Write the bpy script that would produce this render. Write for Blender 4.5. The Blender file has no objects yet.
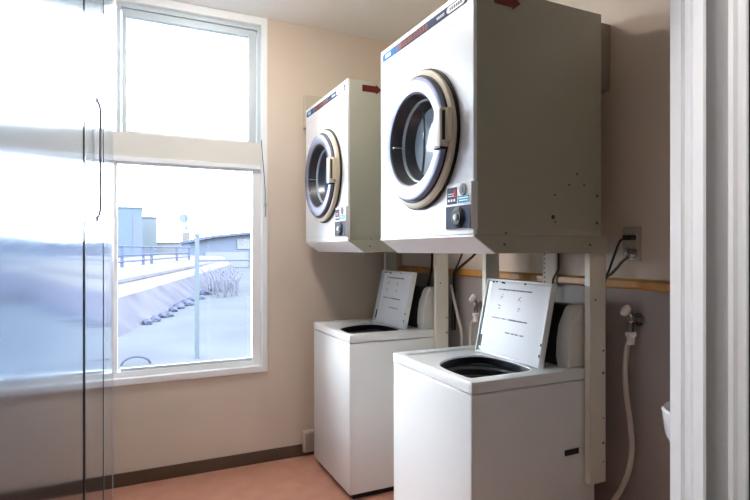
import bpy, bmesh, math, random
from mathutils import Vector, Matrix
random.seed(7)
PI = math.pi
C = bpy.context.scene.collection
H = 1.4                       # eye height
YAW = math.radians(64.8)      # viewing direction in the floor plane, from +X
FPX = 530.0

# ------------------------------------------------------------------ sight lines (survey helpers)
def ray(u, v):
    a = (u-375)/FPX
    return Vector((math.cos(YAW)+math.sin(YAW)*a, math.sin(YAW)-math.cos(YAW)*a, -(v-249.5)/FPX))
def onX(u, v, x): r = ray(u, v); return r*(x/r.x)+Vector((0, 0, H))
def onY(u, v, y): r = ray(u, v); return r*(y/r.y)+Vector((0, 0, H))
def onZ(u, v, z): r = ray(u, v); return r*((z-H)/r.z)+Vector((0, 0, H))

# ------------------------------------------------------------------ materials
def mat(name, col, rough=.5, metal=0, bump=0, bscale=200, var=0, vscale=6, spec=.5, coat=0, col2=None):
    m = bpy.data.materials.new(name); m.use_nodes = True
    nt = m.node_tree; b = nt.nodes['Principled BSDF']
    b.inputs['Base Color'].default_value = (*col, 1)
    b.inputs['Roughness'].default_value = rough
    b.inputs['Metallic'].default_value = metal
    b.inputs['Specular IOR Level'].default_value = spec
    b.inputs['Coat Weight'].default_value = coat
    tc = nt.nodes.new('ShaderNodeTexCoord')
    if var or col2:
        n = nt.nodes.new('ShaderNodeTexNoise'); n.inputs['Scale'].default_value = vscale
        n.inputs['Detail'].default_value = 5
        r = nt.nodes.new('ShaderNodeValToRGB')
        r.color_ramp.elements[0].position = .32; r.color_ramp.elements[1].position = .68
        c2 = col2 or tuple(c*(1-var) for c in col)
        r.color_ramp.elements[0].color = (*c2, 1); r.color_ramp.elements[1].color = (*col, 1)
        nt.links.new(tc.outputs['Object'], n.inputs['Vector'])
        nt.links.new(n.outputs['Fac'], r.inputs['Fac'])
        nt.links.new(r.outputs['Color'], b.inputs['Base Color'])
    if bump:
        n = nt.nodes.new('ShaderNodeTexNoise'); n.inputs['Scale'].default_value = bscale
        n.inputs['Detail'].default_value = 3
        bp = nt.nodes.new('ShaderNodeBump'); bp.inputs['Strength'].default_value = bump
        bp.inputs['Distance'].default_value = .002
        nt.links.new(tc.outputs['Object'], n.inputs['Vector'])
        nt.links.new(n.outputs['Fac'], bp.inputs['Height'])
        nt.links.new(bp.outputs['Normal'], b.inputs['Normal'])
    return m
M = dict(
    wall=mat('wall_paper', (.75, .64, .53), .8, bump=.25, bscale=180, var=.04, vscale=3),
    ceil=mat('ceiling_board', (.93, .91, .89), .85, bump=.1, bscale=120),
    wains=mat('wainscot_sheet', (.37, .33, .31), .55, var=.08, vscale=2),
    floor=mat('floor_vinyl', (.66, .33, .23), .35, bump=.08, bscale=60, col2=(.58, .275, .185), vscale=9),
    base=mat('baseboard_vinyl', (.10, .065, .04), .45),
    rail=mat('rail_wood', (.55, .25, .05), .35, var=.25, vscale=14),
    white=mat('enamel_white', (.82, .83, .82), .28, coat=.25),
    dryer=mat('dryer_enamel_shaded', (.42, .412, .33), .33, coat=.15),  # darker than the front enamel: shade on the sides put into the colour
    dryfront=mat('dryer_front_enamel', (.90, .91, .92), .32, coat=.1),
    cream=mat('cream_plastic', (.70, .60, .44), .4),
    consolew=mat('console_plastic', (.72, .71, .66), .35, coat=.2),
    housing=mat('housing_paint', (.33, .29, .23), .5),
    grippl=mat('handle_plastic', (.80, .74, .64), .35),
    post=mat('stand_enamel', (.80, .77, .66), .42),
    casing=mat('window_trim_paint', (.92, .93, .93), .4),
    alu=mat('pale_aluminium', (.62, .70, .74), .4, metal=.3),
    raild=mat('window_rail_paint', (.74, .72, .66), .5),
    jamb=mat('jamb_gloss_paint', (.90, .90, .92), .22, coat=.5, var=.05, vscale=4),
    chrome=mat('brushed_chrome', (.21, .22, .32), .38, metal=.5),
    dark=mat('charcoal_rubber', (.05, .05, .06), .4),
    grey=mat('grey_basket', (.17, .17, .19), .35, metal=.3),
    black=mat('black_plastic', (.012, .012, .015), .5, spec=.3),
    mid=mat('drum_steel', (.10, .11, .13), .3, metal=.5),
    blue=mat('label_blue', (.02, .16, .42), .6, spec=.15),
    navy=mat('label_navy', (.02, .04, .12), .6, spec=.15),
    slate=mat('slate_plastic', (.05, .07, .12), .6, spec=.15),
    teal=mat('label_teal', (.02, .30, .50), .6, spec=.15),
    orange=mat('label_orange', (.42, .15, .10), .6, spec=.15),
    paper=mat('label_white', (.88, .88, .90), .5),
    print=mat('print_grey', (.16, .16, .18), .6),
    red=mat('arrow_red', (.16, .008, .010), .4),
    redbr=mat('display_red', (.55, .06, .06), .6, spec=.15),
    beige=mat('beige_plastic', (.60, .54, .42), .45),
    plate=mat('outlet_plate_metal', (.50, .46, .40), .35, metal=.3),
    cable=mat('cable_rubber', (.035, .028, .022), .6, spec=.2),
    cablebr=mat('cable_brown', (.10, .075, .055), .6, spec=.2),
    hose=mat('hose_vinyl', (.58, .54, .47), .35),
    tap=mat('tap_handle_plastic', (.85, .80, .74), .4),
    brass=mat('tap_metal', (.35, .33, .30), .25, metal=.9),
    ceramic=mat('basin_ceramic', (.88, .88, .88), .12, coat=.5),
    rust=mat('screw_dark', (.05, .04, .03), .5),
    panelframe=mat('door_edge_dark', (.04, .045, .06), .3, metal=.6),
    panelalu=mat('door_edge_alu', (.70, .76, .85), .2, metal=.85),
    handle=mat('handle_alu', (.80, .84, .93), .5, metal=.3),
    corr=mat('corridor_paint', (.08, .07, .06), .8),
    frontw=mat('front_wall_paint', (.20, .175, .145), .28, coat=.3),
    cflo=mat('corridor_vinyl', (.18, .15, .12), .5),
    gnd=mat('asphalt_pale', (0.0367, 0.0398, 0.0455), .9, spec=0, var=.18, vscale=.6),
    conc=mat('pale_concrete', (0.0649, 0.0620, 0.0606), .9, spec=0, var=.25, vscale=.5),
    bank=mat('bank_soil', (0.0415, 0.0415, 0.0527), .9, spec=0, var=.3, vscale=1),
    bld1=mat('building_blue_grey', (0.0432, 0.0562, 0.0735), .8, spec=0),
    bld2=mat('building_pale', (0.0564, 0.0677, 0.0767), .8, spec=0),
    shed=mat('shed_cladding', (0.0474, 0.0564, 0.0767), .8, spec=0),
    shedw=mat('shed_pale_wall', (0.0699, 0.0744, 0.0812), .8, spec=0),
    roof=mat('shed_roofing', (0.0367, 0.0440, 0.0611), .7, spec=0),
    pole=mat('painted_post', (0.0423, 0.0526, 0.0620), .6, spec=0),
    fence=mat('fence_rail_paint', (0.0395, 0.0451, 0.0722), .7, spec=0),
    rock=mat('rubble_stone', (0.0354, 0.0396, 0.0600), .9, spec=0, var=.5, vscale=5),
    grass=mat('dry_stalks', (0.0517, 0.0538, 0.0703), .9, spec=0),
)
# polished sliding panel: bluish, faintly blurred mirror
m = mat('polished_panel', (.38, .42, .48), .12, metal=.95); M['mirror'] = m
m.node_tree.nodes['Principled BSDF'].inputs['Specular Tint'].default_value = (.82, .90, 1, 1)
# clear pane: mostly transparent with a fresnel reflection
def glass(name, tint):
    m = bpy.data.materials.new(name); m.use_nodes = True; nt = m.node_tree
    nt.nodes.clear()
    o = nt.nodes.new('ShaderNodeOutputMaterial'); mx = nt.nodes.new('ShaderNodeMixShader')
    t = nt.nodes.new('ShaderNodeBsdfTransparent'); g = nt.nodes.new('ShaderNodeBsdfGlossy')
    f = nt.nodes.new('ShaderNodeFresnel'); f.inputs['IOR'].default_value = 1.3
    t.inputs['Color'].default_value = (*tint, 1); g.inputs['Roughness'].default_value = .02
    nt.links.new(f.outputs[0], mx.inputs[0]); nt.links.new(t.outputs[0], mx.inputs[1]); nt.links.new(g.outputs[0], mx.inputs[2])
    nt.links.new(mx.outputs[0], o.inputs['Surface'])
    return m
M['pane'] = glass('window_pane', (.96, .98, 1))
def doorglass():
    m = mat('door_glass', (.25, .42, .60), .05, spec=.22, coat=0)
    b = m.node_tree.nodes['Principled BSDF']
    b.inputs['Metallic'].default_value = 0
    b.inputs['Base Color'].default_value = (.64, .78, .90, 1)
    return m
M['dglass'] = doorglass()
def emis(name, col, s):
    m = bpy.data.materials.new(name); m.use_nodes = True; b = m.node_tree.nodes['Principled BSDF']
    b.inputs['Emission Color'].default_value = (*col, 1); b.inputs['Emission Strength'].default_value = s
    return m

# ------------------------------------------------------------------ mesh helpers
def box(bm, x0, x1, y0, y1, z0, z1, bev=0, seg=2):
    vs = [bm.verts.new((x, y, z)) for x in (x0, x1) for y in (y0, y1) for z in (z0, z1)]
    F = [(0, 1, 3, 2), (4, 6, 7, 5), (0, 4, 5, 1), (2, 3, 7, 6), (0, 2, 6, 4), (1, 5, 7, 3)]
    fs = [bm.faces.new([vs[i] for i in f]) for f in F]
    if bev:
        es = list({e for f in fs for e in f.edges})
        bmesh.ops.bevel(bm, geom=es, offset=bev, segments=seg, affect='EDGES', profile=.5)
    return bm
def prism(bm, pts, axis, a0, a1):
    """pts 2-D outline; axis 'x','y','z' extrusion axis"""
    def P(p, a):
        return {'x': (a, p[0], p[1]), 'y': (p[0], a, p[1]), 'z': (p[0], p[1], a)}[axis]
    A = [bm.verts.new(P(p, a0)) for p in pts]; B = [bm.verts.new(P(p, a1)) for p in pts]
    n = len(pts)
    bm.faces.new(A); bm.faces.new(B[::-1])
    for i in range(n): bm.faces.new((A[i], A[(i+1) % n], B[(i+1) % n], B[i]))
    return bm
def lathe(bm, prof, origin, axis='x', n=64, caps=False, kr=1):
    """prof: (along axis, radius) list"""
    o = Vector(origin); rings = []
    for a, r in prof:
        ring = []
        for k in range(n):
            t = 2*PI*k/n; c, s = math.cos(t)*r*kr, math.sin(t)*r*kr
            v = {'x': (a, c, s), 'y': (c, a, s), 'z': (c, s, a)}[axis]
            ring.append(bm.verts.new(o+Vector(v)))
        rings.append(ring)
    for A, B in zip(rings, rings[1:]):
        for k in range(n): bm.faces.new((A[k], A[(k+1) % n], B[(k+1) % n], B[k]))
    if caps: bm.faces.new(rings[0]); bm.faces.new(rings[-1][::-1])
    return bm
def smoothpath(pts, k=6):
    P = [Vector(p) for p in pts]; out = []
    for i in range(len(P)-1):
        p0 = P[max(i-1, 0)]; p1 = P[i]; p2 = P[i+1]; p3 = P[min(i+2, len(P)-1)]
        for j in range(k):
            t = j/k
            out.append(.5*((2*p1)+(p2-p0)*t+(2*p0-5*p1+4*p2-p3)*t*t+(3*p1-p0-3*p2+p3)*t**3))
    out.append(P[-1]); return out
def tube(bm, pts, r, n=10, smooth=True):
    P = smoothpath(pts) if smooth else [Vector(p) for p in pts]
    rings = []; up = Vector((0.31, .2, .93)).normalized()
    for i, p in enumerate(P):
        d = (P[min(i+1, len(P)-1)]-P[max(i-1, 0)]).normalized()
        a = d.cross(up)
        if a.length < .1: a = d.cross(Vector((1, 0, 0)))
        a.normalize(); b = d.cross(a); up = -b if False else up
        rr = r[i*len(r)//len(P)] if isinstance(r, (list, tuple)) else r
        rings.append([bm.verts.new(p+a*math.cos(2*PI*k/n)*rr+b*math.sin(2*PI*k/n)*rr) for k in range(n)])
    for A, B in zip(rings, rings[1:]):
        for k in range(n): bm.faces.new((A[k], A[(k+1) % n], B[(k+1) % n], B[k]))
    bm.faces.new(rings[0]); bm.faces.new(rings[-1][::-1])
    return bm
def pieces_of(bm):
    """groups of faces: loose islands, those nearer than half the larger one's size together"""
    bm.verts.ensure_lookup_table(); bm.verts.index_update(); seen = {}; isl = []
    for v in bm.verts:
        if v.index in seen: continue
        st = [v]; seen[v.index] = len(isl); g = []
        while st:
            a = st.pop(); g.append(a)
            for e in a.link_edges:
                b = e.other_vert(a)
                if b.index not in seen: seen[b.index] = len(isl); st.append(b)
        isl.append(g)
    if len(isl) < 2 or len(isl) > 400: return None
    bb = [(Vector([min(v.co[i] for v in g) for i in range(3)]), Vector([max(v.co[i] for v in g) for i in range(3)])) for g in isl]
    par = list(range(len(isl)))
    def f(x):
        while par[x] != x: x = par[x]
        return x
    for i in range(len(isl)):
        for j in range(i):
            si = max(bb[i][1]-bb[i][0]); sj = max(bb[j][1]-bb[j][0])
            gap = math.sqrt(sum(max(0, bb[i][0][k]-bb[j][1][k], bb[j][0][k]-bb[i][1][k])**2 for k in range(3)))
            if gap <= max(.02, .5*max(si, sj)): par[f(i)] = f(j)
    gr = {}
    for v in bm.verts: gr.setdefault(f(seen[v.index]), set()).add(v.index)
    return list(gr.values()) if len(gr) > 1 else None
def obj(name, bm, m, parent=None, smooth=False, kind=None, label=None):
    gs = None if kind else pieces_of(bm)
    if gs:
        first = None
        for g in gs:
            b2 = bm.copy(); b2.verts.ensure_lookup_table()
            bmesh.ops.delete(b2, geom=[v for i, v in enumerate(b2.verts) if i not in g], context='VERTS')
            o = obj1(name, b2, m, parent, smooth, kind, label); first = first or o
        bm.free(); return first
    return obj1(name, bm, m, parent, smooth, kind, label)
def obj1(name, bm, m, parent=None, smooth=False, kind=None, label=None):
    bmesh.ops.recalc_face_normals(bm, faces=bm.faces)
    me = bpy.data.meshes.new(name); bm.to_mesh(me); bm.free()
    me.materials.append(m)
    if smooth:
        for p in me.polygons: p.use_smooth = True
        me.set_sharp_from_angle(angle=math.radians(38))
    o = bpy.data.objects.new(name, me); C.objects.link(o)
    if parent:
        o.parent = parent; o.location = -world_of(parent)
    if kind: o['kind'] = kind
    if label: o['label'] = label
    return o
def world_of(p):
    v = Vector((0, 0, 0))
    while p is not None: v += p.location; p = p.parent
    return v
def thing(name, label, cat, loc, group=None):
    o = bpy.data.objects.new(name, None); o.empty_display_size = .05; C.objects.link(o)
    o.location = loc; o['label'] = label; o['category'] = cat
    if group: o['group'] = group
    return o
def tag(o, label, cat, group=None):
    o['label'] = label; o['category'] = cat
    if group: o['group'] = group
    return o
def struct(name, bm, m, smooth=False): return obj(name, bm, m, None, smooth, 'structure')
def B(): return bmesh.new()
def copy_tree(o, parent=None):
    c = o.copy(); C.objects.link(c); c.parent = parent
    for ch in list(o.children): copy_tree(ch, c)
    return c

# ------------------------------------------------------------------ room shell
XL, XR, YW, ZC = -.066, 1.855, 3.472, 2.921
YF0, YF1 = .53, .62                     # door wall
bm = B(); box(bm, -.25, 2.0, YF0, 3.62, -.1, 0); struct('floor', bm, M['floor'])
bm = B(); box(bm, -.25, 2.0, YF0, 3.62, ZC, ZC+.1); struct('ceiling', bm, M['ceil'])
bm = B()                                # window wall, opening X -.066...835, z .615...2.905
T = 3.60
box(bm, -.25, .835, YW, T, 0, .612); box(bm, .835, 2.0, YW, T, 0, ZC); box(bm, -.25, .835, YW, T, 2.905, ZC)
box(bm, -.25, XL-.012, YW, T, .612, 2.905)
struct('wall_back', bm, M['wall'])
bm = B(); box(bm, XR, 2.0, YF0, YW, 0, ZC); struct('wall_right', bm, M['wall'])
bm = B(); box(bm, -.25, -.12, -1.2, YW, 0, ZC); struct('wall_left', bm, M['corr'])
bm = B(); prism(bm, [(.9362, .533), (1.9, .533), (XR, YF1-.003), (.9025, YF1-.003), (.9362, .554)], 'z', 0, ZC); box(bm, -.12, .905, YF0+.005, YF1-.003, 2.121, ZC)
struct('wall_front', bm, M['frontw'])
# lower sheet of the right wall, the rail above it
bm = B(); box(bm, XR-.008, XR, YF1, YW, 0, 1.242); tag(struct('wainscot_sheet', bm, M['wains']), 'grey sheet', 'wall panel')
bpy.data.objects['wainscot_sheet'].name = 'trim_1'
del bpy.data.objects['trim_1']['label']; del bpy.data.objects['trim_1']['category']
bm = B(); prism(bm, [(XR, 1.240), (XR-.022, 1.240), (XR-.027, 1.247), (XR-.027, 1.272), (XR-.022, 1.279), (XR, 1.282)], 'y', YF1, YW)
struct('trim_2', bm, M['rail'])
bm = B(); box(bm, XL, XR-.008, YW-.010, YW, 0, .079, .002); struct('baseboard_back', bm, M['base'])
bm = B(); box(bm, XR-.018, XR-.008, YF1, YW-.01, 0, .079, .002); struct('baseboard_right', bm, M['base'])
# door frame on the right of the doorway (stepped profile), opening is where the camera stands
bm = B()
prof = [(.866, .622), (.866, .602), (.8725, .5995), (.8725, .594), (.8665, .5915), (.8665, .5865), (.872, .584), (.872, .578), (.864, .575),
        (.864, .562), (.867, .559), (.926, .559), (.926, .551), (.929, .548), (.931, .546), (.933, .540), (.933, .534), (.936, .532), (.936, .553), (.900, .622)]
prism(bm, prof, 'z', 0, 2.12)
fr = struct('trim_3', bm, M['jamb'])
bm = B(); box(bm, -.12, .864, .53, .622, 2.08, 2.12, .004); struct('trim_4', bm, M['jamb'])
# corridor the photographer stands in
bm = B(); box(bm, -.25, 2.0, -1.3, YF0, -.1, 0); struct('floor_corridor', bm, M['cflo']); bpy.data.objects['floor_corridor'].name = 'floor_hall'
bm = B(); box(bm, -.25, 2.0, -1.3, YF0, 2.5, 2.6); struct('ceiling_hall', bm, M['ceil'])
bm = B(); box(bm, -.25, 2.0, -1.3, -1.2, 0, 2.5); struct('wall_hall_back', bm, M['corr'])
bm = B(); box(bm, 1.9, 2.0, -1.2, YF0, 0, 2.5); struct('wall_hall_right', bm, M['corr'])
bm = B(); box(bm, -.12, 1.9, YF0-.001, YF0+.005, 2.12, 2.9); bm.free()

# ------------------------------------------------------------------ window
win = bpy.data.objects.new('window_1', None); C.objects.link(win); win.location = (.38, YW, .6); win['kind'] = 'structure'
def wpart(name, bm, m, label=None): return obj(name, bm, m, win, label=label)
bm = B()                                # white casing round the whole opening
prism(bm, [(.806, 3.56), (.806, 3.462), (.812, 3.452), (.843, 3.452), (.847, 3.457), (.847, 3.4725), (.835, 3.4725), (.835, 3.56)], 'z', .600, 2.919)
box(bm, XL, .806, 3.452, 3.56, 2.868, 2.919, .003)
box(bm, XL, .806, 3.448, 3.56, .600, .640, .004)
wpart('casing', bm, M['casing'])
bm = B(); box(bm, XL, .806, 3.468, 3.555, 1.955, 2.098, .004); wpart('middle_rail', bm, M['raild'])
bm = B(); box(bm, XL, .800, 3.460, 3.53, 1.925, 1.953, .003); wpart('rail_strip', bm, M['casing'])
# upper sash: outer frame, inner frame, pane
def frame(bm, x0, x1, z0, z1, wl, wr, wb, wt, y0, y1, bev=.002):
    box(bm, x0, x0+wl, y0, y1, z0, z1, bev); box(bm, x1-wr, x1, y0, y1, z0, z1, bev)
    box(bm, x0+wl, x1-wr, y0, y1, z0, z0+wb, bev); box(bm, x0+wl, x1-wr, y0, y1, z1-wt, z1, bev)
bm = B(); frame(bm, -.05, .806, 2.098, 2.868, .025, .022, .006, .025, 3.487, 3.555); wpart('upper_frame', bm, M['alu'])
bm = B(); frame(bm, -.022, .780, 2.102, 2.842, .028, .05, .012, .045, 3.500, 3.545); fo = wpart('upper_sash', bm, M['alu'])
bm = B(); box(bm, .004, .732, 3.520, 3.524, 2.112, 2.800); obj('pane', bm, M['pane'], fo)
bm = B(); box(bm, .010, .060, 3.485, 3.500, 2.100, 2.110, .002); wpart('sash_latch', bm, M['beige'])
bm = B(); frame(bm, XL, .806, .640, 1.925, .022, .052, .032, .012, 3.488, 3.55); fo = wpart('lower_frame', bm, M['casing'])
bm = B(); box(bm, XL+.02, .756, 3.518, 3.522, .670, 1.915); obj('pane', bm, M['pane'], fo)
bm = B(); box(bm, -.03, .756, 3.500, 3.512, .672, .690, .002); wpart('glazing_bead', bm, M['alu'])
# cord and catch on the right of the casing
t = thing('window_cord', 'thin dark window cord with small metal catch on the right window casing', 'cord', (.835, 3.448, 1.70))
a = onY(261.5, 140, 3.449); b = onY(265, 204, 3.449)
bm = B(); tube(bm, [(a.x, 3.449, a.z), (a.x+.004, 3.447, a.z-.08), (b.x-.001, 3.447, b.z+.12), (b.x, 3.447, b.z)], .0022, 6); obj('cord', bm, M['black'], t, True)
bm = B(); box(bm, b.x-.006, b.x+.008, 3.436, 3.455, b.z-.022, b.z+.004, .002); box(bm, b.x-.002, b.x+.006, 3.440, 3.455, b.z-.085, b.z-.022, .002)
obj('catch', bm, M['plate'], t)

# ------------------------------------------------------------------ polished sliding panels along the left
def sliding(name, y0, y1, label, handle=False, far=False):
    t = thing(name, label, 'sliding door', (XL-.015, (y0+y1)/2, 0), None)
    bm = B(); box(bm, XL-.03, XL, y0+.006, y1-.006, .012, 2.905, .001); obj('door_panel', bm, M['mirror'], t)
    bm = B()
    box(bm, XL-.032, XL+.0015, y0, y0+.006, .0, 2.915); box(bm, XL-.032, XL+.0015, y1-.006, y1, .0, 2.915)
    box(bm, XL-.032, XL-.001, y0+.006, y1-.006, 0, .012)
    obj('edge_strip', bm, M['panelframe'] if not far else M['handle'], t)
    return t
p1 = sliding('sliding_door', .30, 1.058, 'glossy blue grey sliding door panel nearest the viewer, reflecting the window')
p2 = sliding('sliding_door', 1.066, 1.955, 'narrow glossy sliding door panel with a long slim pull handle')
bm = B()
hy = 1.50
tube(bm, [(XL, hy+.006, 1.782), (XL+.003, hy+.003, 1.770), (XL+.0085, hy, 1.745), (XL+.0085, hy, 1.625), (XL+.0085, hy, 1.505), (XL+.003, hy+.003, 1.482), (XL, hy+.006, 1.470)], .0030, 8)
obj('handle', bm, M['handle'], p2, True, label='long thin metal pull handle')
p3 = sliding('sliding_door', 1.963, 3.36, 'glossy sliding door panel at the far end against the window wall', far=True)
bm = B(); box(bm, XL-.035, XL+.002, 3.362, YW-.012, 0, 2.91, .004); obj('end_post', bm, M['panelalu'], p3)
bm = B(); box(bm, XL-.04, XL, .30, 3.36, 2.914, ZC); struct('trim_5', bm, M['panelalu'])

# ------------------------------------------------------------------ top loading washers
def sup(cx, cy, ax, ay, t, p):
    c, s = math.cos(t), math.sin(t)
    k = (abs(c/ax)**p+abs(s/ay)**p)**(-1/p)
    return cx+c*k, cy+s*k
def rectpt(cx, cy, x0, x1, y0, y1, t, r=0):
    c, s = math.cos(t), math.sin(t); k = 1e9
    if c > 1e-9: k = min(k, (x1-cx)/c)
    if c < -1e-9: k = min(k, (x0-cx)/c)
    if s > 1e-9: k = min(k, (y1-cy)/s)
    if s < -1e-9: k = min(k, (y0-cy)/s)
    return cx+c*k, cy+s*k
def make_washer():
    y0, y1 = 1.565, 2.187; x0, x1 = 1.118, 1.73; zs, zt = .881, .924
    t = thing('washing_machine', '', 'washing machine', ((x0+x1)/2, (y0+y1)/2, 0), 'white top loading washers')
    bm = B(); box(bm, x0+.003, x1-.003, y0+.003, y1-.003, .035, zs-.002, .008, 3); bmesh.ops.delete(bm, geom=[f for f in bm.faces if f.calc_area() > .15 and min(v.co.z for v in f.verts) > zs-.011], context='FACES'); cab = obj('cabinet', bm, M['white'], t, True)
    bm = B(); box(bm, x0+.03, x1-.03, y0+.03, y1-.03, 0, .040); obj('base', bm, M['black'], t)
    # deck
    cx, cy = 1.340, 1.832
    R = [(x0, x1, y0, y1)]
    angs = sorted([2*PI*k/96 for k in range(96)] + [math.atan2(y-cy, x-cx) % (2*PI) for (a, b, c, d) in
                  ((x0, x1, y0, y1), (1.150, 1.530, 1.622, 2.130)) for x in (a, b) for y in (c, d)])
    rx = (1.150, 1.530, 1.622, 2.130)
    hp = [(1.165, 1.742), (1.184, 1.880), (1.250, 1.962), (1.360, 2.012), (1.465, 2.000), (1.511, 1.925), (1.520, 1.80), (1.500, 1.69), (1.43, 1.648), (1.308, 1.640), (1.205, 1.642), (1.170, 1.668)]
    hp = [(p.x, p.y) for p in smoothpath([(*q, 0) for q in hp+hp[:1]], 8)]
    def hole(a, d=0):
        c, s_ = math.cos(a), math.sin(a)
        for p, q in zip(hp, hp[1:]):
            ex, ey = q[0]-p[0], q[1]-p[1]; det = c*(-ey)+s_*ex
            if abs(det) < 1e-12: continue
            px, py = p[0]-cx, p[1]-cy
            k = (px*(-ey)+py*ex)/det; t_ = (c*py-s_*px)/det
            if k > 0 and -1e-6 <= t_ <= 1+1e-6: return cx+c*(k-d), cy+s_*(k-d)
        return cx+c*.17, cy+s_*.17
    def ringr(x0, x1, y0, y1, z, r):
        out = []
        for a in angs:
            x, y = rectpt(cx, cy, x0, x1, y0, y1, a)
            # round the corners
            qx = min(max(x, x0+r), x1-r); qy = min(max(y, y0+r), y1-r)
            d = Vector((x-qx, y-qy))
            if abs(d.x) > 1e-6 and abs(d.y) > 1e-6: d = d.normalized()*r; x, y = qx+d.x, qy+d.y
            out.append((x, y, z))
        return out
    bm = B()
    loops = [ringr(x0+.01, x1, y0+.004, y1-.004, zs, .01), ringr(x0, x1, y0, y1, zs+.002, .012), ringr(x0, x1, y0, y1, zt-.007, .012),
             ringr(x0+.002, x1-.002, y0+.002, y1-.002, zt-.002, .012), ringr(x0+.008, x1-.008, y0+.008, y1-.008, zt, .012),
             ringr(*rx, zt, .02),
             ringr(rx[0]+.005, rx[1]-.005, rx[2]+.005, rx[3]-.005, zt-.008, .018),
             [(*hole(a, 0), zt-.008) for a in angs],
             [(*hole(a, .002), zt-.010) for a in angs],
             [(*hole(a, .003), zt-.016) for a in angs]]
    V = [[bm.verts.new(p) for p in L] for L in loops]
    for A, Bv in zip(V, V[1:]):
        n = len(A)
        for k in range(n):
            try: bm.faces.new((A[k], A[(k+1) % n], Bv[(k+1) % n], Bv[k]))
            except ValueError: pass
    bmesh.ops.remove_doubles(bm, verts=bm.verts, dist=.0002)
    obj('deck', bm, M['white'], t, True)
    bm = B()
    L0 = [bm.verts.new((*hole(a, .0028), zt-.0155)) for a in angs]; L1 = [bm.verts.new((*hole(a, .006), zt-.020)) for a in angs]; L2 = [bm.verts.new((*hole(a, .004), .876)) for a in angs]
    for A, Bv in ((L0, L1), (L1, L2)):
        for k in range(len(A)):
            try: bm.faces.new((A[k], A[(k+1) % len(A)], Bv[(k+1) % len(A)], Bv[k]))
            except ValueError: pass
    obj('opening_gasket', bm, M['black'], t, True)
    # tub seen through the opening
    bm = B()
    prof = [(.905, .236), (.903, .205), (.885, .198), (.874, .196), (.873, .178), (.866, .174), (.70, .172), (.60, .168), (.56, .15), (.555, .0)]
    # keep the lip inside the deck opening
    prof = [(.8790, .214), (.8785, .196), (.862, .192), (.858, .178), (.850, .176), (.835, .180), (.70, .180), (.56, .178), (.54, .160), (.538, .001)]
    lathe(bm, prof, (cx, cy, 0), 'z', 64); obj('tub', bm, M['dark'], t, True)
    bm = B(); lathe(bm, [(.860, .190), (.868, .183), (.860, .172), (.852, .180), (.860, .190)], (cx, cy, 0), 'z', 64); lathe(bm, [(.828, .180), (.833, .174), (.828, .168), (.823, .174), (.828, .180)], (cx, cy, 0), 'z', 64)
    lathe(bm, [(.792, .177), (.798, .170), (.792, .166), (.786, .170), (.792, .177)], (cx, cy, 0), 'z', 64)
    obj('basket_ring', bm, M['grey'], t, True)
    bm = B(); lathe(bm, [(.540, .14), (.56, .13), (.565, .06), (.60, .045), (.66, .03), (.67, .001)], (cx, cy, 0), 'z', 40); obj('agitator', bm, M['grey'], t, True)
    # lid, standing open and leaning back
    hy0, hy1 = 1.640, 2.066; hz = zt-.004; L = .352; lean = math.atan2(.075, .345)
    Mx = Matrix.Translation((1.497, 0, hz)) @ Matrix.Rotation(lean, 4, 'Y')
    def lidpart(name, bm, m, parent, smooth=False):
        bm.transform(Mx); return obj(name, bm, m, parent, smooth)
    bm = B(); box(bm, .012, .024, hy0, hy1, 0, L, .004)
    for q in ((hy0, hy0+.010), (hy1-.010, hy1)): box(bm, -.006, .014, q[0], q[1], .002, L-.002, .003)
    box(bm, -.006, .014, hy0+.01, hy1-.01, L-.012, L-.002, .003); box(bm, -.002, .014, hy0+.01, hy1-.01, .002, .012, .003)
    lid = lidpart('lid', bm, M['white'], t, True)
    bm = B(); box(bm, .0, .0125, hy0+.012, hy1-.034, .012, L-.014, .003); lidpart('inner_panel', bm, M['paper'], lid, True)
    bm = B(); box(bm, .002, .0128, hy1-.032, hy1-.011, .02, L-.014, .001); lidpart('lid_channel', bm, M['alu'], lid)
    # printed lines and small icons
    bm = B()
    def pr(ya, yb, za, zb): box(bm, -.0008, .0002, ya, yb, za, zb)
    W = hy1-hy0
    def row(fy0, fy1, fz, h, n, fill=.8):
        ya = hy1-.034-fy0*(W-.046); yb = hy1-.034-fy1*(W-.046); s = (ya-yb)/n
        for k in range(n):
            if random.random() < .93:
                w = s*random.uniform(fill*.75, fill); hh = h*random.uniform(.6, 1)
                pr(ya-k*s-w, ya-k*s, L*fz-hh/2, L*fz+hh/2)
    row(.16, .74, .865, .007, 34, .9); row(.12, .74, .49, .006, 38, .7); row(.40, .74, .49, .007, 20, .9)
    row(.40, .72, .325, .006, 18, .85)
    for fy, fz in ((.24, .77), (.22, .63), (.56, .76), (.57, .62)):
        yy = hy1-.034-fy*(W-.046)
        for k in range(5):
            a = random.uniform(-.008, .008); c = random.uniform(-.010, .010)
            pr(yy+a, yy+a+.006, L*fz+c, L*fz+c+.003)
    lidpart('printed_instructions', bm, M['print'], lid)
    bm = B()
    for (fy, fz) in ((.03, .955), (.09, .96), (.20, .955), (.235, .95), (.60, .96)):
        yy = hy1-.030-fy*(W-.046); box(bm, -.0012, .0004, yy-.012, yy, L*fz-.004, L*fz+.003)
    for z in (.045, .09): box(bm, -.0075, -.005, hy0+.002, hy0+.008, z, z+.012)
    box(bm, .000, .003, hy1-.028, hy1-.014, .03, .085)
    lidpart('lid_fixings', bm, M['black'], lid)
    bm = B(); tube(bm, [(1.505, 1.70, zt-.001), (1.505, 1.80, zt-.001)], .007, 8, False); tube(bm, [(1.505, 1.93, zt-.001), (1.505, 2.02, zt-.001)], .007, 8, False)
    obj('hinge', bm, M['alu'], t, True)
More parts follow.
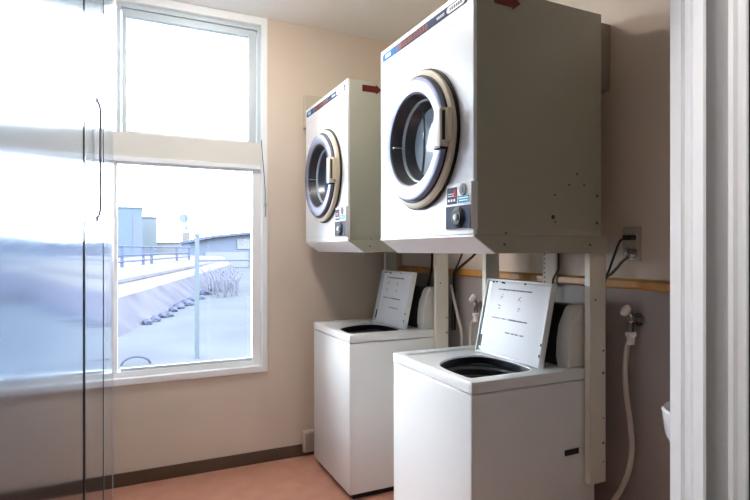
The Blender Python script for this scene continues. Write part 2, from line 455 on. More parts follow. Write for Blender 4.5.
    # console at the back
    cp = [(1.598, zt-.002), (1.598, .96), (1.602, 1.03), (1.612, 1.09), (1.628, 1.142), (1.642, 1.163), (1.660, 1.172), (1.722, 1.172), (1.726, 1.168), (1.726, zt-.002)]
    bm = B(); prism(bm, cp, 'y', 1.580, 1.652); prism(bm, cp, 'y', 2.10, 2.176)
    body = [(p[0]+.008 if p[0] < 1.66 else p[0], p[1]-.003 if p[1] > 1.1 else p[1]) for p in cp]
    bmesh.ops.bevel(bm, geom=[e for e in bm.edges if abs(e.verts[0].co.y-e.verts[1].co.y) < 1e-6], offset=.009, segments=3, affect='EDGES')
    con = obj('console_end', bm, M['consolew'], t, True)
    bm = B(); prism(bm, body, 'y', 1.650, 2.102); obj('control_panel', bm, M['black'], t, True, label='black control panel')
    bm = B()
    for yy in (1.78, 2.02): lathe(bm, [(1.612, .001), (1.590, .020), (1.596, .026), (1.616, .028)][::1], (0, yy, 1.06), 'x', 24)
    obj('knob', bm, M['grey'], t, True)
    # recessed grip on the side panel
    g = onY(564, 455, y0); h = onY(580, 449, y0)
    gz = (g.z+h.z)/2
    bm = B(); box(bm, g.x+.004, h.x-.003, y0+.0015, y0+.0045, gz-.013, gz+.013, .001); obj('side_grip', bm, M['black'], cab)
    bm = B(); frame(bm, g.x, h.x, gz-.018, gz+.016, .004, .004, .006, .004, y0+.0005, y0+.0045, .0005); obj('grip_rim', bm, M['white'], cab)
    return t
w2 = make_washer()
w2['label'] = 'nearer white top loading washing machine, lid open, with a recessed side grip'
w1 = copy_tree(w2); w1.location.y += 1.145
w1['label'] = 'farther white top loading washing machine, lid open, near the window wall'

# ------------------------------------------------------------------ wall hung stands and dryers
YD0, YD1, XD0, XD1 = 1.513, 2.252, 1.09, 1.70
def make_stand():
    t = thing('dryer_stand', '', 'stand', (1.70, (YD0+YD1)/2, .47), 'metal stands under the dryers')
    bm = B()
    prism(bm, [(XD0+.002, 1.452), (XD0+.002, 1.446), (XD0+.092, 1.386), (XD1+.04, 1.386), (XD1+.04, 1.452)], 'y', YD0+.001, YD1-.001)
    bmesh.ops.bevel(bm, geom=list(bm.edges), offset=.0015, segments=1, affect='EDGES')
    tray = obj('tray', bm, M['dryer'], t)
    bm = B(); prism(bm, [(XD0-.001, 1.4515), (XD0-.001, 1.4455), (XD0+.090, 1.3845), (XD0+.096, 1.3845), (XD0+.0935, 1.3875), (XD0+.0035, 1.447), (XD0+.0035, 1.4515)], 'y', YD0, YD1)
    obj('tray_front', bm, M['dryfront'], t)  # front plate carries the lit tone, the tray behind it the shaded one
    bm = B()
    for x in (1.222, 1.64): lathe(bm, [(-.002, .001), (-.0015, .0045), (.003, .005)], (x, YD0, 1.418), 'y', 12)
    obj('screw', bm, M['rust'], tray, True)
    for ya, yb, f in ((1.533, 1.561, 1), (2.203, 2.233, -1)):
        bm = B()
        # C channel: web towards the viewer, flanges behind
        web = (ya, ya+.003)
        box(bm, 1.661, 1.746, web[0], web[1], .468, 1.386, .001)
        box(bm, 1.661, 1.664, ya, yb, .468, 1.386, .001); box(bm, 1.743, 1.746, ya, yb, .468, 1.386, .001)
        lg = obj('leg', bm, M['post'], t)
        bm = B()
        for zz, rr in ((1.33-.02, .0001), (.995, .005), (.905, .0065), (.725, .0045), (.625, .0065), (.55, .004)):
            if rr > .001: lathe(bm, [(-.0015, .0008), (-.0012, rr*.8), (.002, rr)], (1.733, ya, zz), 'y', 12)
        lathe(bm, [(-.0015, .0008), (-.0012, .004), (.002, .005)], (1.69, ya, 1.20), 'y', 12)
        obj('bolt', bm, M['rust'], lg, True)
    return t
s2 = make_stand(); s2['label'] = 'cream metal stand with channel legs under the nearer dryer'
s1 = copy_tree(s2); s1.location.y += 1.147; s1['label'] = 'cream metal stand with channel legs under the farther dryer'

def make_dryer():
    cy, cz = (YD0+YD1)/2-.010, 1.841; KR = .945
    t = thing('clothes_dryer', '', 'dryer', ((XD0+XD1)/2, (YD0+YD1)/2, 1.452), 'coin operated wall dryers')
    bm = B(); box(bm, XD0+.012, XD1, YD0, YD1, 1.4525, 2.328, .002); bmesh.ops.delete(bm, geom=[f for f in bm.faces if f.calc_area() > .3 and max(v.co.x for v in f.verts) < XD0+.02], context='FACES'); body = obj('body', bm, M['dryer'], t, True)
    bm = B()
    ya, yb, za, zb = YD0+.0005, YD1-.0005, 1.4527, 2.330
    an = sorted([2*PI*k/96 for k in range(96)]+[math.atan2(z-cz, y-cy) % (2*PI) for y in (ya, yb) for z in (za, zb)])
    lp = []
    for (e, x) in ((0, XD0+.0125), (0, XD0+.003), (.003, XD0)):
        lp.append([bm.verts.new((x, *rectpt(cy, cz, ya+e, yb-e, za+e, zb-e, a))) for a in an])
    lp.append([bm.verts.new((XD0, cy+math.cos(a)*.235, cz+math.sin(a)*.235)) for a in an])
    lp.append([bm.verts.new((XD0+.0125, cy+math.cos(a)*.235, cz+math.sin(a)*.235)) for a in an])
    for A, Bv in zip(lp, lp[1:]):
        for k in range(len(A)): bm.faces.new((A[k], A[(k+1) % len(A)], Bv[(k+1) % len(A)], Bv[k]))
    obj('front_panel', bm, M['dryfront'], t, True)
    bm = B(); box(bm, XD0-.001, XD0+.001, YD0+.004, YD1-.004, 1.478, 1.4800)
    box(bm, XD0-.001, XD0+.001, YD0+.05, YD1-.004, 2.228, 2.2300); obj('seam', bm, M['alu'], body)
    bm = B(); box(bm, XD0+.02, XD1-.01, YD0-.0008, YD0+.001, 1.474, 1.4765); obj('side_seam', bm, M['plate'], body)
    bm = B(); box(bm, XD1, XR-.0005, YD0+.089, YD0+.52, 2.070, 2.350, .004); obj('rear_housing', bm, M['housing'], t, True)
    # door
    def L(bm, prof): return lathe(bm, prof, (0, cy, cz), 'x', 96)
    bm = B(); L(bm, [(XD0-.0005, .262), (XD0-.003, .282), (XD0-.009, .282), (XD0-.011, .270), (XD0-.004, .24)]); obj('door_gasket', bm, M['black'], t, True)
    bm = B(); L(bm, [(XD0-.009, .272), (XD0-.020, .275), (XD0-.028, .272), (XD0-.031, .264), (XD0-.031, .250), (XD0-.020, .240), (XD0-.005, .235)])
    dr = obj('door', bm, M['cream'], t, True)
    bm = B(); L(bm, [(XD0-.029, .254), (XD0-.034, .254), (XD0-.035, .248), (XD0-.029, .244)]); obj('door_gap', bm, M['black'], dr, True)
    bm = B(); L(bm, [(XD0-.025, .246), (XD0-.042, .246), (XD0-.050, .242), (XD0-.053, .232), (XD0-.050, .205), (XD0-.047, .190), (XD0-.040, .186)]); obj('door_ring', bm, M['chrome'], dr, True, label='silver metal ring')
    bm = B(); L(bm, [(XD0-.047, .190), (XD0-.043, .182), (XD0+.004, .166), (XD0+.010, .162)]); obj('door_cone', bm, M['dark'], dr, True, label='charcoal inner cone')
    bm = B(); L(bm, [(XD0+.003, .168), (XD0-.001, .166), (XD0+.001, .161), (XD0+.010, .160)])
    box(bm, XD0-.040, XD0+.002, cy+.165, cy+.184, cz-.002, cz+.001); obj('door_trim', bm, M['alu'], dr, True)
    bm = B(); L(bm, [(XD0+.006, .162), (XD0+.040, .146), (XD0+.050, .140), (XD0+.054, .134)]); obj('inner_cone', bm, M['mid'], dr, True)
    bm = B(); L(bm, [(XD0+.050, .141), (XD0+.047, .120), (XD0+.0445, .09), (XD0+.043, .045), (XD0+.0425, .001)]); obj('door_glass', bm, M['dglass'], dr, True, label='curved blue tinted glass')
    bm = B(); tube(bm, [(XD0+.020, cy+.02, cz+.125), (XD0+.016, cy+.004, cz+.06), (XD0+.012, cy-.002, cz), (XD0+.016, cy+.006, cz-.06), (XD0+.022, cy+.03, cz-.125)], .005, 8)
    obj('glass_bar', bm, M['mid'], dr, True, label='thin dark bar across the glass')
    # pull handle on the right of the door
    bm = B()
    hy = cy-.230; hx = XD0-.066
    box(bm, hx, XD0-.030, hy-.020, hy+.030, cz-.070, cz+.075, .007, 3)
    hd = obj('door_handle', bm, M['grippl'], dr, True)
    bm = B(); box(bm, XD0-.060, XD0-.040, hy-.0215, hy-.018, cz-.045, cz+.062, .001); obj('grip_recess', bm, M['rust'], hd)
    bm = B(); box(bm, XD0-.048, XD0-.030, hy-.040, hy-.018, cz-.052, cz+.070, .003); obj('latch_plate', bm, M['cream'], hd)
    bm = B(); box(bm, XD0-.067, XD0-.034, hy-.018, hy+.028, cz-.075, cz-.069, .001); obj('grip_gap', bm, M['black'], hd)
    # coin box
    bx0, bx1 = XD0-.016, XD0+.012; by0, by1, bz0, bz1 = 1.506, 1.664, 1.470, 1.636
    bm = B(); box(bm, bx0, bx1, by0, by1, bz0, bz1, .002); cb = obj('coin_box', bm, M['paper'], t, True)
    bm = B(); box(bm, bx0-.003, bx0, by0+.002, by1-.002, bz0+.004, bz0+.086, .001); obj('coin_panel', bm, M['slate'], cb)
    bm = B(); lathe(bm, [(bx0-.003, .037), (bx0-.008, .037), (bx0-.011, .028), (bx0-.013, .026), (bx0-.013, .001)], (0, (by0+by1)/2-.004, bz0+.045), 'x', 32); obj('knob', bm, M['black'], cb, True)
    bm = B(); lathe(bm, [(bx0-.0132, .012), (bx0-.018, .011), (bx0-.019, .001)], (0, (by0+by1)/2-.004, bz0+.045), 'x', 24); obj('knob_centre', bm, M['paper'], cb, True)
    bm = B(); box(bm, bx0-.0015, bx0+.001, by0+.088, by1-.008, bz0+.094, bz1-.012, .0005); obj('display', bm, M['slate'], cb)
    bm = B(); prism(bm, [(by0+.090, bz1-.018), (by0+.090, bz1-.050), (by0+.100, bz1-.048), (by0+.110, bz1-.034), (by0+.104, bz1-.022)], 'x', bx0-.0025, bx0-.001); obj('display_mark', bm, M['redbr'], cb)
    bm = B(); 
    for k in range(3): box(bm, bx0-.0025, bx0-.001, by0+.096+.018*k, by0+.106+.018*k, bz0+.103, bz0+.112)
    for k in range(2): box(bm, bx0-.0025, bx0-.001, by0+.100, by1-.016, bz0+.122+.008*k, bz0+.1245+.008*k)
    obj('display_text', bm, M['paper'], cb)
    bm = B(); box(bm, bx0-.0015, bx0+.001, by0+.012, by0+.080, bz0+.096, bz0+.120, .0005); obj('instruction_label', bm, M['teal'], cb)
    bm = B(); 
    for k in range(5): box(bm, bx0-.0022, bx0-.001, by0+.018+.012*k, by0+.027+.012*k, bz0+.111, bz0+.114)
    for k in range(4): box(bm, bx0-.0022, bx0-.001, by0+.020+.013*k, by0+.030+.013*k, bz0+.102, bz0+.105)
    obj('label_text', bm, M['alu'], cb)
    bm = B(); vs = []
    prism(bm, [(by0+.048+math.cos(2*PI*k/28)*.020, bz0+.142+math.sin(2*PI*k/28)*.021) for k in range(28)], 'x', bx0-.0035, bx0); obj('coin_slot_disc', bm, M['print'], cb)
    bm = B(); box(bm, bx0-.0042, bx0-.003, by0+.046, by0+.050, bz0+.131, bz0+.153); obj('coin_slot', bm, M['black'], cb)
    # long label strip along the top of the front
    zs0, zs1 = 2.273, 2.308
    def strip(ya, yb):
        pts = []
        r = (zs1-zs0)/2; zc = (zs0+zs1)/2
        for k in range(9): a = PI/2-PI*k/8; pts.append((yb-r+math.cos(a)*r, zc+math.sin(a)*r))
        for k in range(9): a = -PI/2-PI*k/8; pts.append((ya+r+math.cos(a)*r, zc+math.sin(a)*r))
        return pts
    bm = B(); prism(bm, strip(YD0+.03, YD1-.02), 'x', XD0-.0012, XD0+.001); st = obj('label_strip', bm, M['navy'], body)
    bm = B(); prism(bm, strip(YD1-.21, YD1-.022), 'x', XD0-.0018, XD0-.001); obj('label_blue_end', bm, M['blue'], st)
    bm = B()                            # white marks
    def glyph(bm, y, z, w, h, n=3, th=.0035):
        box(bm, XD0-.0026, XD0-.0017, y-w, y-w+th, z, z+h*.9)
        for k in range(n):
            zz = z+h*k/(n-.5); box(bm, XD0-.0026, XD0-.0017, y-w*random.uniform(.85, 1), y-w*.05, zz, zz+th)
        if random.random() < .6:
            yy = y-w*random.uniform(.3, .7); box(bm, XD0-.0026, XD0-.0017, yy, yy+th, z, z+h)
    for k in range(3): glyph(bm, YD1-.055-.018*k, zs0+.009, .014, .017)
    for k in range(5): glyph(bm, YD1-.50-.011*k, zs0+.012, .009, .010, 2, .0025)
    obj('label_letters_white', bm, M['paper'], st)
    bm = B(); prism(bm, [(y*.13+(1-y)*.0, z) for y, z in ()] or strip(YD0+.05, YD0+.17)[:], 'x', XD0-.0020, XD0-.001)
    for v in bm.verts: v.co.z = (v.co.z-(zs0+zs1)/2)*.72+(zs0+zs1)/2
    wl = obj('label_badge', bm, M['paper'], st)
    bm = B()
    for k in range(6): glyph(bm, YD0+.150-.014*k, zs0+.012, .010, .011, 2, .0025)
    obj('badge_letters', bm, M['slate'], wl)
    bm = B()
    for k in range(11): glyph(bm, YD1-.165-.0245*k, zs0+.006, .021, .023, 3, .0042)
    obj('label_letters_orange', bm, M['orange'], st)
    # dark red arrow on the side
    ax, az = 1.176, 2.288
    bm = B(); prism(bm, [(ax, az-.018), (ax+.082, az-.018), (ax+.082, az-.027), (ax+.118, az+.0), (ax+.082, az+.027), (ax+.082, az+.018), (ax, az+.018)], 'y', YD0-.0012, YD0+.001)
    obj('arrow_sticker', bm, M['red'], body, label='dark red arrow sticker')
    # bare screw holes
    bm = B()
    for u, v, r in ((506, 233, .004),):
        p = onY(u, v, YD0); lathe(bm, [(-.0015, .0008), (-.001, r), (.002, r)], (p.x, YD0, p.z), 'y', 12)
    obj('screw', bm, M['rust'], body)
    return t, body
d2, body2 = make_dryer()
d2['label'] = 'nearer large front loading dryer with round door and holes in its side'
d1 = copy_tree(d2); d1.location.y += 1.150
bl = mat('door_glass_blue', (.05, .28, .75), .08, spec=.15)
for o_ in [c2 for c1 in d1.children for c2 in c1.children if c2.name.startswith('door_glass')]:
    o_.material_slots[0].link = 'OBJECT'; o_.material_slots[0].material = bl
d1['label'] = 'farther large front loading dryer by the window wall'
bm = B()
for u, v, r in ((577, 174, .0045), (569, 185, .004), (584, 185, .004), (555, 195, .004), (597, 196, .0055), (553, 217, .0085), (555.5, 222, .0035), (597, 223, .0055)):
    p = onY(u, v, YD0); lathe(bm, [(-.0012, .0005), (-.001, r), (.002, r)], (p.x, YD0, p.z), 'y', 14)
obj('screw_hole', bm, M['rust'], body2)

# ------------------------------------------------------------------ small things on the walls
bm = B(); box(bm, 1.092, 1.30, 3.415, YW, 2.22, 2.437, .004)
tag(obj('wall_box', bm, M['beige']), 'small beige box fixed high on the window wall behind the farther dryer', 'wall box')
t = thing('floor_outlet', 'small beige outlet box low on the window wall beside the farther washer', 'outlet box', (1.12, YW-.03, .03))
bm = B(); box(bm, 1.083, 1.20, YW-.045, YW-.0105, .032, .175, .004); obj('box', bm, M['beige'], t, True)
bm = B(); box(bm, 1.095, 1.190, YW-.047, YW-.044, .045, .162, .001); obj('cover', bm, M['plate'], t)

# power outlet on the right wall
XWp = XR
p = onX(630, 232, XR-.01)
t = thing('wall_outlet', 'wall socket plate above the wooden rail, right of the nearer dryer', 'wall outlet', (XR-.005, p.y, p.z-.05))
a = onX(623, 228, XR-.006); b = onX(640.5, 261, XR-.006)
bm = B(); box(bm, XR-.008, XR, b.y, a.y, b.z, a.z+.004, .002); obj('plate', bm, M['plate'], t)
bm = B(); box(bm, XR-.012, XR-.007, b.y+.012, a.y-.012, b.z+.012, a.z-.008, .002); obj('socket', bm, M['beige'], t)
t = thing('power_plug', 'black power plug with bent cable in the wall socket right of the nearer dryer', 'plug', (XR-.03, p.y, p.z))
q = onX(629, 237.5, XR-.03)
bm = B(); box(bm, XR-.045, XR-.012, q.y-.022, q.y+.022, q.z-.010, q.z+.010, .005); obj('plug_body', bm, M['cable'], t, True)
P = [onX(u, v, x) for u, v, x in ((627, 238, XR-.045), (622.5, 239, XR-.052), (619, 243, XR-.05), (614, 256, XR-.045), (609, 270, XR-.04), (606.5, 276, XR-.04), (603, 290, XR-.04))]
bm = B(); tube(bm, P, .0048, 8); obj('cable', bm, M['cable'], t, True)
t = thing('adapter_plug', 'grey metallic plug below the black plug on the same wall socket', 'plug', (XR-.03, p.y, p.z-.04))
q = onX(630.5, 253, XR-.03)
bm = B(); lathe(bm, [(XR-.012, .018), (XR-.030, .017), (XR-.045, .013), (XR-.052, .008), (XR-.053, .001)], (0, q.y, q.z), 'x', 20); lathe(bm, [(-.03, .001), (-.028, .008), (.018, .010), (.02, .001)], (XR-.028, q.y+.018, q.z+.003), 'z', 12)
obj('plug_body', bm, M['brass'], t, True)
P = [onX(u, v, x) for u, v, x in ((629, 256, XR-.05), (622, 262, XR-.052), (617, 268, XR-.048), (611, 274, XR-.045), (606, 278, XR-.04), (602, 292, XR-.04))]
bm = B(); tube(bm, P, .0055, 8); obj('cable', bm, M['cablebr'], t, True)

# perforated strap
bm = B(); a = onX(543, 250, XR-.028); b = onX(557, 250, XR-.028)
box(bm, XR-.031, XR-.0275, b.y, a.y, 1.225, 1.66, .0005)
st = tag(obj('perforated_strap', bm, M['wall']), 'perforated metal strap fixed to the right wall between the stand legs', 'strap')
bm = B()
for k in range(9):
    lathe(bm, [(XR-.0318, .0005), (XR-.0316, .0042), (XR-.031, .0042)], (0, a.y-.014, 1.245+.022*k*1.0), 'x', 10)
obj('strap_hole', bm, M['rust'], st)
def cable(name, pts, r, m, label, cat='cable'):
    bm = B(); tube(bm, pts, r, 8); return tag(obj(name, bm, m, None, True), label, cat)
xc = XR-.04
cable('power_cable', [onX(558.5, 244, xc), onX(558.5, 262, xc), onX(558, 270, xc), onX(554, 277, xc), onX(552.5, 284, xc), onX(552, 300, xc)], .0042, M['cable'], 'dark cable hanging down beside the perforated strap under the nearer dryer')
cable('power_cable', [onX(463.5, 247, xc), onX(462, 254, xc), onX(457, 266, xc), onX(453.5, 274, xc), onX(453, 290, xc), onX(452, 330, xc)], .0048, M['cable'], 'thin brown cable crossing the rail behind the nearer stand, left strand')
cable('power_cable', [onX(478, 250, xc-.004), onX(473, 256, xc-.004), onX(465, 263, xc-.004), onX(456, 271, xc-.006), onX(454.5, 276, xc-.006), onX(454.5, 300, xc-.01), onX(455, 330, xc-.01)], .0075, M['cable'], 'thick brown cable crossing the rail behind the nearer stand, right strand')
cable('power_cable', [onX(432, 246, xc), onX(432, 258, xc), onX(431.5, 268, xc), onX(430, 277, xc), onX(427.5, 290, xc), onX(427, 310, xc)], .0065, M['cable'], 'brown cable hanging behind the farther stand and farther washer')

# water taps with hoses
def water_tap(u, v, s, label):
    w = onX(u, v, XR-.05)
    t = thing('water_tap', label, 'tap', (XR-.01, w.y, w.z), 'wall taps feeding the washers')
    y, z = w.y, w.z
    bm = B(); lathe(bm, [(XR-.0085, .026), (XR-.013, .026), (XR-.016, .014), (XR-.055, .012), (XR-.062, .013), (XR-.066, .010), (XR-.067, .001)], (0, y-.004, z-.004), 'x', 20)
    lathe(bm, [(-.065, .010), (-.045, .012), (.0, .012), (.022, .009), (.023, .001)], (XR-.052, y, z), 'z', 16)
    obj('tap_body', bm, M['brass'], t, True)
    bm = B()
    c = (XR-.064, y+.006, z+.030)
    prf = [(.0, .001), (-.004, .018), (.004, .024), (.014, .024), (.020, .016), (.021, .001)]
    lathe(bm, prf, (0, 0, 0), 'z', 20)
    bm.transform(Matrix.Translation(c) @ Matrix.Rotation(-.9, 4, 'Y') @ Matrix.Rotation(-.5, 4, 'X')); obj('tap_handle', bm, M['tap'], t, True)
    bm = B(); lathe(bm, [(-.10, .013), (-.078, .015), (-.070, .015), (-.066, .020), (-.054, .020), (-.05, .012)], (XR-.052, y, z), 'z', 18); obj('hose_collar', bm, M['tap'], t, True)
    return t, (XR-.052, y, z-.08)
t, e = water_tap(631, 319, 1, 'white handled wall tap right of the nearer stand leg')
def hosep(lst): return [Vector(e)]+[onX(u, v, x) for u, v, x in lst]
bm = B(); tube(bm, hosep([(627, 348, 1.80), (625, 370, 1.80), (626.5, 395, 1.80), (630.5, 425, 1.795), (632, 448, 1.79), (629, 470, 1.785), (621, 490, 1.78), (612, 504, 1.775), (604, 525, 1.77)]), .0098, 14)
tag(obj('water_hose', bm, M['hose'], None, True), 'pale vinyl hose hanging from the tap right of the nearer washer', 'hose')
t, e = water_tap(476, 304, 1, 'white handled wall tap seen between the two washers')
bm = B(); tube(bm, hosep([(471.5, 325, 1.80), (470.5, 340, 1.80), (470, 356, 1.80), (470, 372, 1.80), (468, 400, 1.79)]), .0098, 14)
tag(obj('water_hose', bm, M['hose'], None, True), 'pale vinyl hose hanging from the tap between the two washers', 'hose')
bm = B(); tube(bm, [onX(u, v, 1.79) for u, v in ((451, 285), (454, 300), (457.5, 315), (461, 330), (461.5, 345), (460, 370), (458, 395))], .0085, 10)
tag(obj('drain_hose', bm, M['hose'], None, True), 'thin pale hose running down behind the farther stand', 'hose')

# washbasin at the far right behind the door frame
t = thing('washbasin', 'white ceramic washbasin edge peeking out behind the door frame', 'washbasin', (1.66, .93, .80))
bm = B()
def bring(ax, ay, z, n=48, cx=1.655, cy=.935):
    return [bm.verts.new((min(*[1.8465, sup(cx, cy, ax, ay, 2*PI*k/n, 2.6)[0]]), sup(cx, cy, ax, ay, 2*PI*k/n, 2.6)[1], z)) for k in range(n)]
Ls = [bring(.16, .17, .790), bring(.182, .197, .800), bring(.195, .211, .83), bring(.200, .216, .87), bring(.203, .220, .903), bring(.197, .214, .911), bring(.182, .198, .907), bring(.165, .18, .87), bring(.13, .14, .82), bring(.05, .05, .803)]
for A, Bv in zip(Ls, Ls[1:]):
    for k in range(48): bm.faces.new((A[k], A[(k+1) % 48], Bv[(k+1) % 48], Bv[k]))
bm.faces.new(Ls[0]); bm.faces.new(Ls[-1])
obj('bowl', bm, M['ceramic'], t, True)
bm = B(); tube(bm, [(1.655, .935, .81), (1.655, .935, .68), (1.70, .935, .62), (1.78, .935, .62), (1.842, .935, .66)], .018, 12); obj('drain_pipe', bm, M['brass'], t, True)

# ------------------------------------------------------------------ added fill lamps, out of view
FILL = 27
LX, LY = .50, 2.50
t = thing('fill_lamp', 'round white dome lamp added on the ceiling out of view as fill light', 'ceiling lamp', (LX, LY, ZC))  # dome lamp added above the view to lift the room's ambient light
bm = B(); lathe(bm, [(ZC, .001), (ZC-.0005, .175), (ZC-.018, .175), (ZC-.022, .165), (ZC-.022, .001)], (LX, LY, 0), 'z', 40); obj('lamp_base', bm, M['casing'], t, True)
bm = B(); lathe(bm, [(ZC-.021, .162), (ZC-.05, .160), (ZC-.075, .14), (ZC-.09, .10), (ZC-.096, .05), (ZC-.097, .0005)], (LX, LY, 0), 'z', 40); obj('fill_dome', bm, emis('fill_diffuser', (1, .94, .86), FILL), t, True)
ld = bpy.data.lights.new('hall_fill', 'AREA'); ld.size = .12; ld.energy = 9.5; ld.color = (1, .96, .91)  # hall light added over the doorway to brighten the door frame
t2 = thing('fill_lamp', 'ceiling lamp added in the hall out of view to brighten the door frame', 'ceiling lamp', (0, .44, 2.5))
bm = B(); box(bm, -.115, .2, .36, .52, 2.46, 2.5, .006); obj('lamp_body', bm, M['casing'], t2)
lo = bpy.data.objects.new('hall_fill', ld); C.objects.link(lo); lo.parent = t2; lo.location = (0, 0, -.045)
# ------------------------------------------------------------------ outdoors
G = -.3
bm = B(); bm.faces.new([bm.verts.new(p) for p in ((-200, 3.62, G), (200, 3.62, G), (200, 400, G), (-200, 400, G))]); struct('ground', bm, M['gnd'])
def gp(u, v, z=G): return onZ(u, v, z)
# concrete slope / embankment on the left rising to the railing
bm = B()
def poly(bm, bot, top, drop=-.6):
    A = [bm.verts.new(p) for p in bot]; T2 = [bm.verts.new(p) for p in top]
    for i in range(len(A)-1): bm.faces.new((A[i], A[i+1], T2[i+1], T2[i]))
toe = [(-9, 9.5, G-.02), (-.15, 11.2, G-.02), (1.6, 17.5, G-.02), (3.9, 26, G-.02), (7.5, 40, G-.02)]
mid = [(-9, 11.5, .28), (-.3, 13.0, .28), (1.3, 19.0, .28), (3.6, 27.5, .28), (7.2, 41, .28)]
top = [(-9, 14.3, .85), (-.6, 15.8, .85), (.9, 21.5, .85), (3.2, 30, .85), (6.9, 43, .85)]
bk = [(-9, 24, .85), (-2.5, 27, .85), (-1, 34, .85), (1, 44, .85), (4, 60, .85)]
poly(bm, mid, top); poly(bm, top, bk)
emb = thing('embankment', 'pale concrete slope with grey earth foot rising to the railing outside', 'embankment', (0, 12, G)); obj('concrete_face', bm, M['conc'], emb)
bm = B(); poly(bm, toe, mid); obj('earth_strip', bm, M['bank'], emb)
bm = B()
mb = [(p[0]-.12, p[1]+1.05, p[2]+.235) for p in mid]; mc = [(p[0], p[1]+.30, p[2]+.075) for p in mb]
for i in range(4):
    bm.faces.new([bm.verts.new(Vector(p)+Vector((0, 0, .02))) for p in (mb[i], mb[i+1], mc[i+1], mc[i])])
obj('drain_channel', bm, M['bank'], emb)
# stones along the toe
for k in range(11):
    f = k/10; u = 148+66*f+random.uniform(-2, 2); v = 322-33*f+random.uniform(-1.5, 1.5)
    z = -.22; p = gp(u, v, z); s = random.uniform(.09, .13)*(1+f*.9)
    bm = B(); bmesh.ops.create_icosphere(bm, subdivisions=2, radius=1)
    for vv in bm.verts:
        n = vv.co.normalized(); vv.co = Vector((n.x*s*random.uniform(.8, 1.2), n.y*s*random.uniform(.8, 1.2), n.z*s*.7*random.uniform(.8, 1.15)))
    o = obj('stone', bm, M['rock']); o.location = (p.x, p.y, z-.03)
    tag(o, 'grey blue rough stone lying along the foot of the concrete slope outside', 'stone', 'stones along the slope foot')
# dry stalks
bm = B()
for k in range(70):
    u = random.uniform(206, 238); p = gp(u, random.uniform(286, 298)); 
    tube(bm, [p, p+Vector((random.uniform(-.1, .1), 0, random.uniform(.3, .55))), p+Vector((random.uniform(-.25, .25), .1, random.uniform(.6, .95)))], .022, 4)
o = obj('dry_grass', bm, M['grass'], None, False, 'stuff'); tag(o, 'dry grass stalks standing beyond the stones outside the window', 'grass')
# near post
p = gp(197, 358)
t = thing('yard_post', 'slim grey blue post standing closest outside the window', 'post', (p.x, p.y, G))
bm = B(); box(bm, p.x-.032, p.x+.032, p.y-.032, p.y+.032, G, 1.60, .004); obj('shaft', bm, M['pole'], t)
bm = B(); box(bm, p.x-.045, p.x+.045, p.y-.045, p.y+.045, 1.60, 1.66, .008); obj('cap', bm, M['pole'], t)
# cable fence bar right of the post
r0 = Vector((p.x, p.y, 1.23))
bm = B(); tube(bm, [(p.x+.033, p.y, 1.225), (p.x+3.6, p.y+1.2, 1.22)], .018, 6, False); tag(obj('fence_wire', bm, M['fence']), 'single horizontal bar running right from the slim post outside', 'fence rail')
# half buried tyre hoop
p = gp(136, 366)
bm = B(); 
tube(bm, [(p.x+math.cos(PI*k/12)*.20, p.y+.1, G-.02+math.sin(PI*k/12)*.14) for k in range(13)], .016, 8, False)
tag(obj('ground_hoop', bm, M['rock'], None, True), 'small dark hoop sticking out of the ground just below the window', 'hoop')
# railing on top of the slope
t = thing('railing', 'blue grey railing with posts on top of the concrete slope outside', 'railing', (0, 17, .85))
def topat(u):
    # the top edge line of the slope
    r = ray(u, 250); best = None
    for a, b in zip(top, top[1:]):
        a = Vector(a); b = Vector(b)
        for k in range(60):
            q = a.lerp(b, k/60); s = abs(q.x*r.y-q.y*r.x)/q.length
            if best is None or s < best[0]: best = (s, q.copy())
    return best[1]
qs = [topat(u) for u in (88, 105, 122, 144, 152, 178, 190)]
for q in qs:
    bm = B(); box(bm, q.x-.05, q.x+.05, q.y+.45, q.y+.55, .84, 1.52, .005); obj('post', bm, M['fence'], t)
for z in (1.02, 1.22, 1.50):
    bm = B(); tube(bm, [(-8.5, 14.9, z), (-.6, 16.3, z), (.9, 22.0, z), (3.2, 30.5, z)], .033, 6, False); obj('rail', bm, M['fence'], t)
# sign pole and white column, thin mast
p = gp(186, 262.5)
t = thing('sign_pole', 'pale pole with small round plate outside the window, left of the thin mast', 'pole', (p.x, p.y, G))
hgt = lambda q, v: H+(249.5-v)/FPX*(q.x*math.cos(YAW)+q.y*math.sin(YAW))
bm = B(); box(bm, p.x-.45, p.x+.45, p.y-.3, p.y+.3, G, hgt(p, 232), .03); obj('column', bm, M['conc'], t, label='pale concrete column')
bm = B(); lathe(bm, [(hgt(p, 232), .11), (hgt(p, 207), .09)], (p.x, p.y, 0), 'z', 10, True); obj('pole', bm, M['pole'], t)
bm = B(); lathe(bm, [(-.05, .01), (-.05, .62), (.05, .62), (.05, .01)], (p.x-.3, p.y, hgt(p, 218.5)), 'y', 20); obj('plate', bm, M['bld2'], t)
bm = B(); box(bm, p.x-.16, p.x+.16, p.y-.2, p.y+.2, hgt(p, 229.5), hgt(p, 225), .03); obj('bracket', bm, M['fence'], t)
p = gp(214, 261)
bm = B(); lathe(bm, [(G, .12), (hgt(p, 209), .07)], (p.x, p.y, 0), 'z', 8, True); tag(obj('mast', bm, M['pole']), 'thin tall mast rising above the shed roof outside', 'mast')
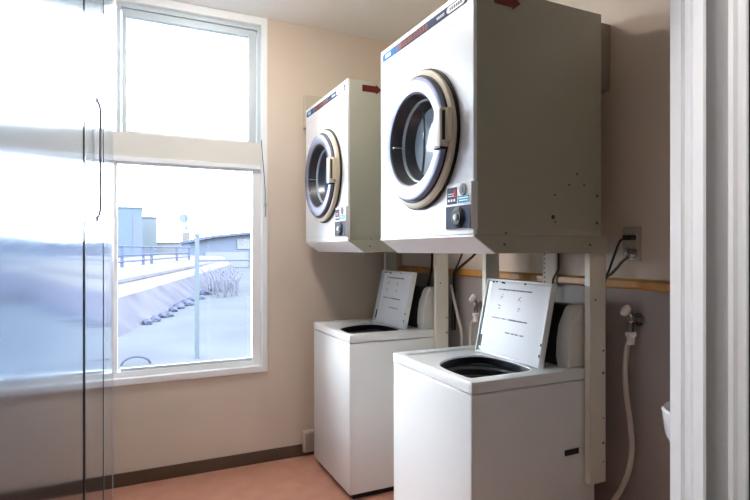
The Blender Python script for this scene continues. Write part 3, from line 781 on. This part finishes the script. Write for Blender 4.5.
# shed
t = thing('shed', 'long low blue grey shed with sloping roof outside the window', 'shed', (14, 50, G))
def sh(u, v, y): return onY(u, v, y)
bm = B()
yS = 52
prs = [(sh(189, 0, yS).x, G), (sh(330, 0, yS).x, G), (sh(330, 0, yS).x, sh(330, 231, yS).z), (sh(250, 0, yS).x, sh(250, 234.5, yS).z), (sh(214, 0, yS).x, sh(214, 238, yS).z), (sh(190, 0, yS).x, sh(190, 243, yS).z)]
prism(bm, prs, 'y', yS, yS+8); obj('wall', bm, M['shed'], t)
bm = B()
rf = [(p_[0]-.2, p_[1]) for p_ in prs[2:]][::1]
rp = [(x, z+.0) for x, z in rf]+[(x, z+.25) for x, z in rf[::-1]]
prism(bm, rp, 'y', yS-.6, yS+8.5); obj('roof', bm, M['roof'], t)
bm = B(); box(bm, sh(237, 0, yS).x, sh(250, 0, yS).x, yS-.1, yS+.02, sh(240, 249, yS).z, sh(240, 239, yS).z); box(bm, sh(205, 0, yS).x, sh(248, 0, yS).x, yS-.12, yS+.02, G, sh(240, 252, yS).z)
obj('pale_wall_patch', bm, M['shedw'], t)
# houses farther off
def block(name, u0, u1, v, y, dep, m, label):
    a = onY(u0, v, y); b = onY(u1, v, y)
    t = thing(name, label, 'building', ((a.x+b.x)/2, y, G))
    bm = B(); box(bm, a.x, b.x, y, y+dep, G, a.z, .02); obj('wall', bm, m, t)
    bm = B(); box(bm, a.x-.15, b.x+.15, y-.15, y+dep, a.z, a.z+.35, .05); obj('roof_edge', bm, M['shed'], t)
    return t, a, b
t, a, b = block('building', 116, 142.5, 208, 110, 8, M['bld1'], 'tall blue grey building block beyond the railing outside')
bm = B(); box(bm, b.x-1.6, b.x-.05, 109.9, 110.1, G, a.z-1.5); obj('wall_panel', bm, M['shed'], t)  # upright panel in the shed cladding colour
block('building', 143, 157, 218, 122, 8, M['bld2'], 'lower pale building right beside the tall blue grey one outside')
t, a, b = block('building', 157, 192, 243.5, 130, 6, M['shedw'], 'long low pale building far behind the railing outside')

# ------------------------------------------------------------------ sky, camera, colour
w = bpy.data.worlds.new('overcast'); bpy.context.scene.world = w; w.use_nodes = True
nt = w.node_tree; bg = nt.nodes['Background']
tc = nt.nodes.new('ShaderNodeTexCoord'); sp = nt.nodes.new('ShaderNodeSeparateXYZ'); rp_ = nt.nodes.new('ShaderNodeValToRGB')
nt.links.new(tc.outputs['Generated'], sp.inputs[0]); nt.links.new(sp.outputs['Z'], rp_.inputs['Fac'])
rp_.color_ramp.elements[0].color = (.93, .97, 1, 1); rp_.color_ramp.elements[1].color = (.80, .90, 1, 1)
nt.links.new(rp_.outputs['Color'], bg.inputs['Color']); bg.inputs['Strength'].default_value = 12.5
cam = bpy.data.cameras.new('camera'); co = bpy.data.objects.new('camera', cam); C.objects.link(co)
cam.sensor_width = 36; cam.lens = 36*FPX/750; cam.clip_start = .02; cam.clip_end = 1000
cam.shift_y = -0.5/750
co.location = (0, 0, H); co.rotation_euler = (PI/2, 0, YAW-PI/2)
s = bpy.context.scene; s.camera = co
vs = s.view_settings; vs.view_transform = 'Standard'; vs.look = 'None'; vs.gamma = 1; vs.exposure = 1.14; vs.use_curve_mapping = False
s.cycles.max_bounces = 12; s.cycles.diffuse_bounces = 8; s.cycles.glossy_bounces = 6; s.cycles.transparent_max_bounces = 12
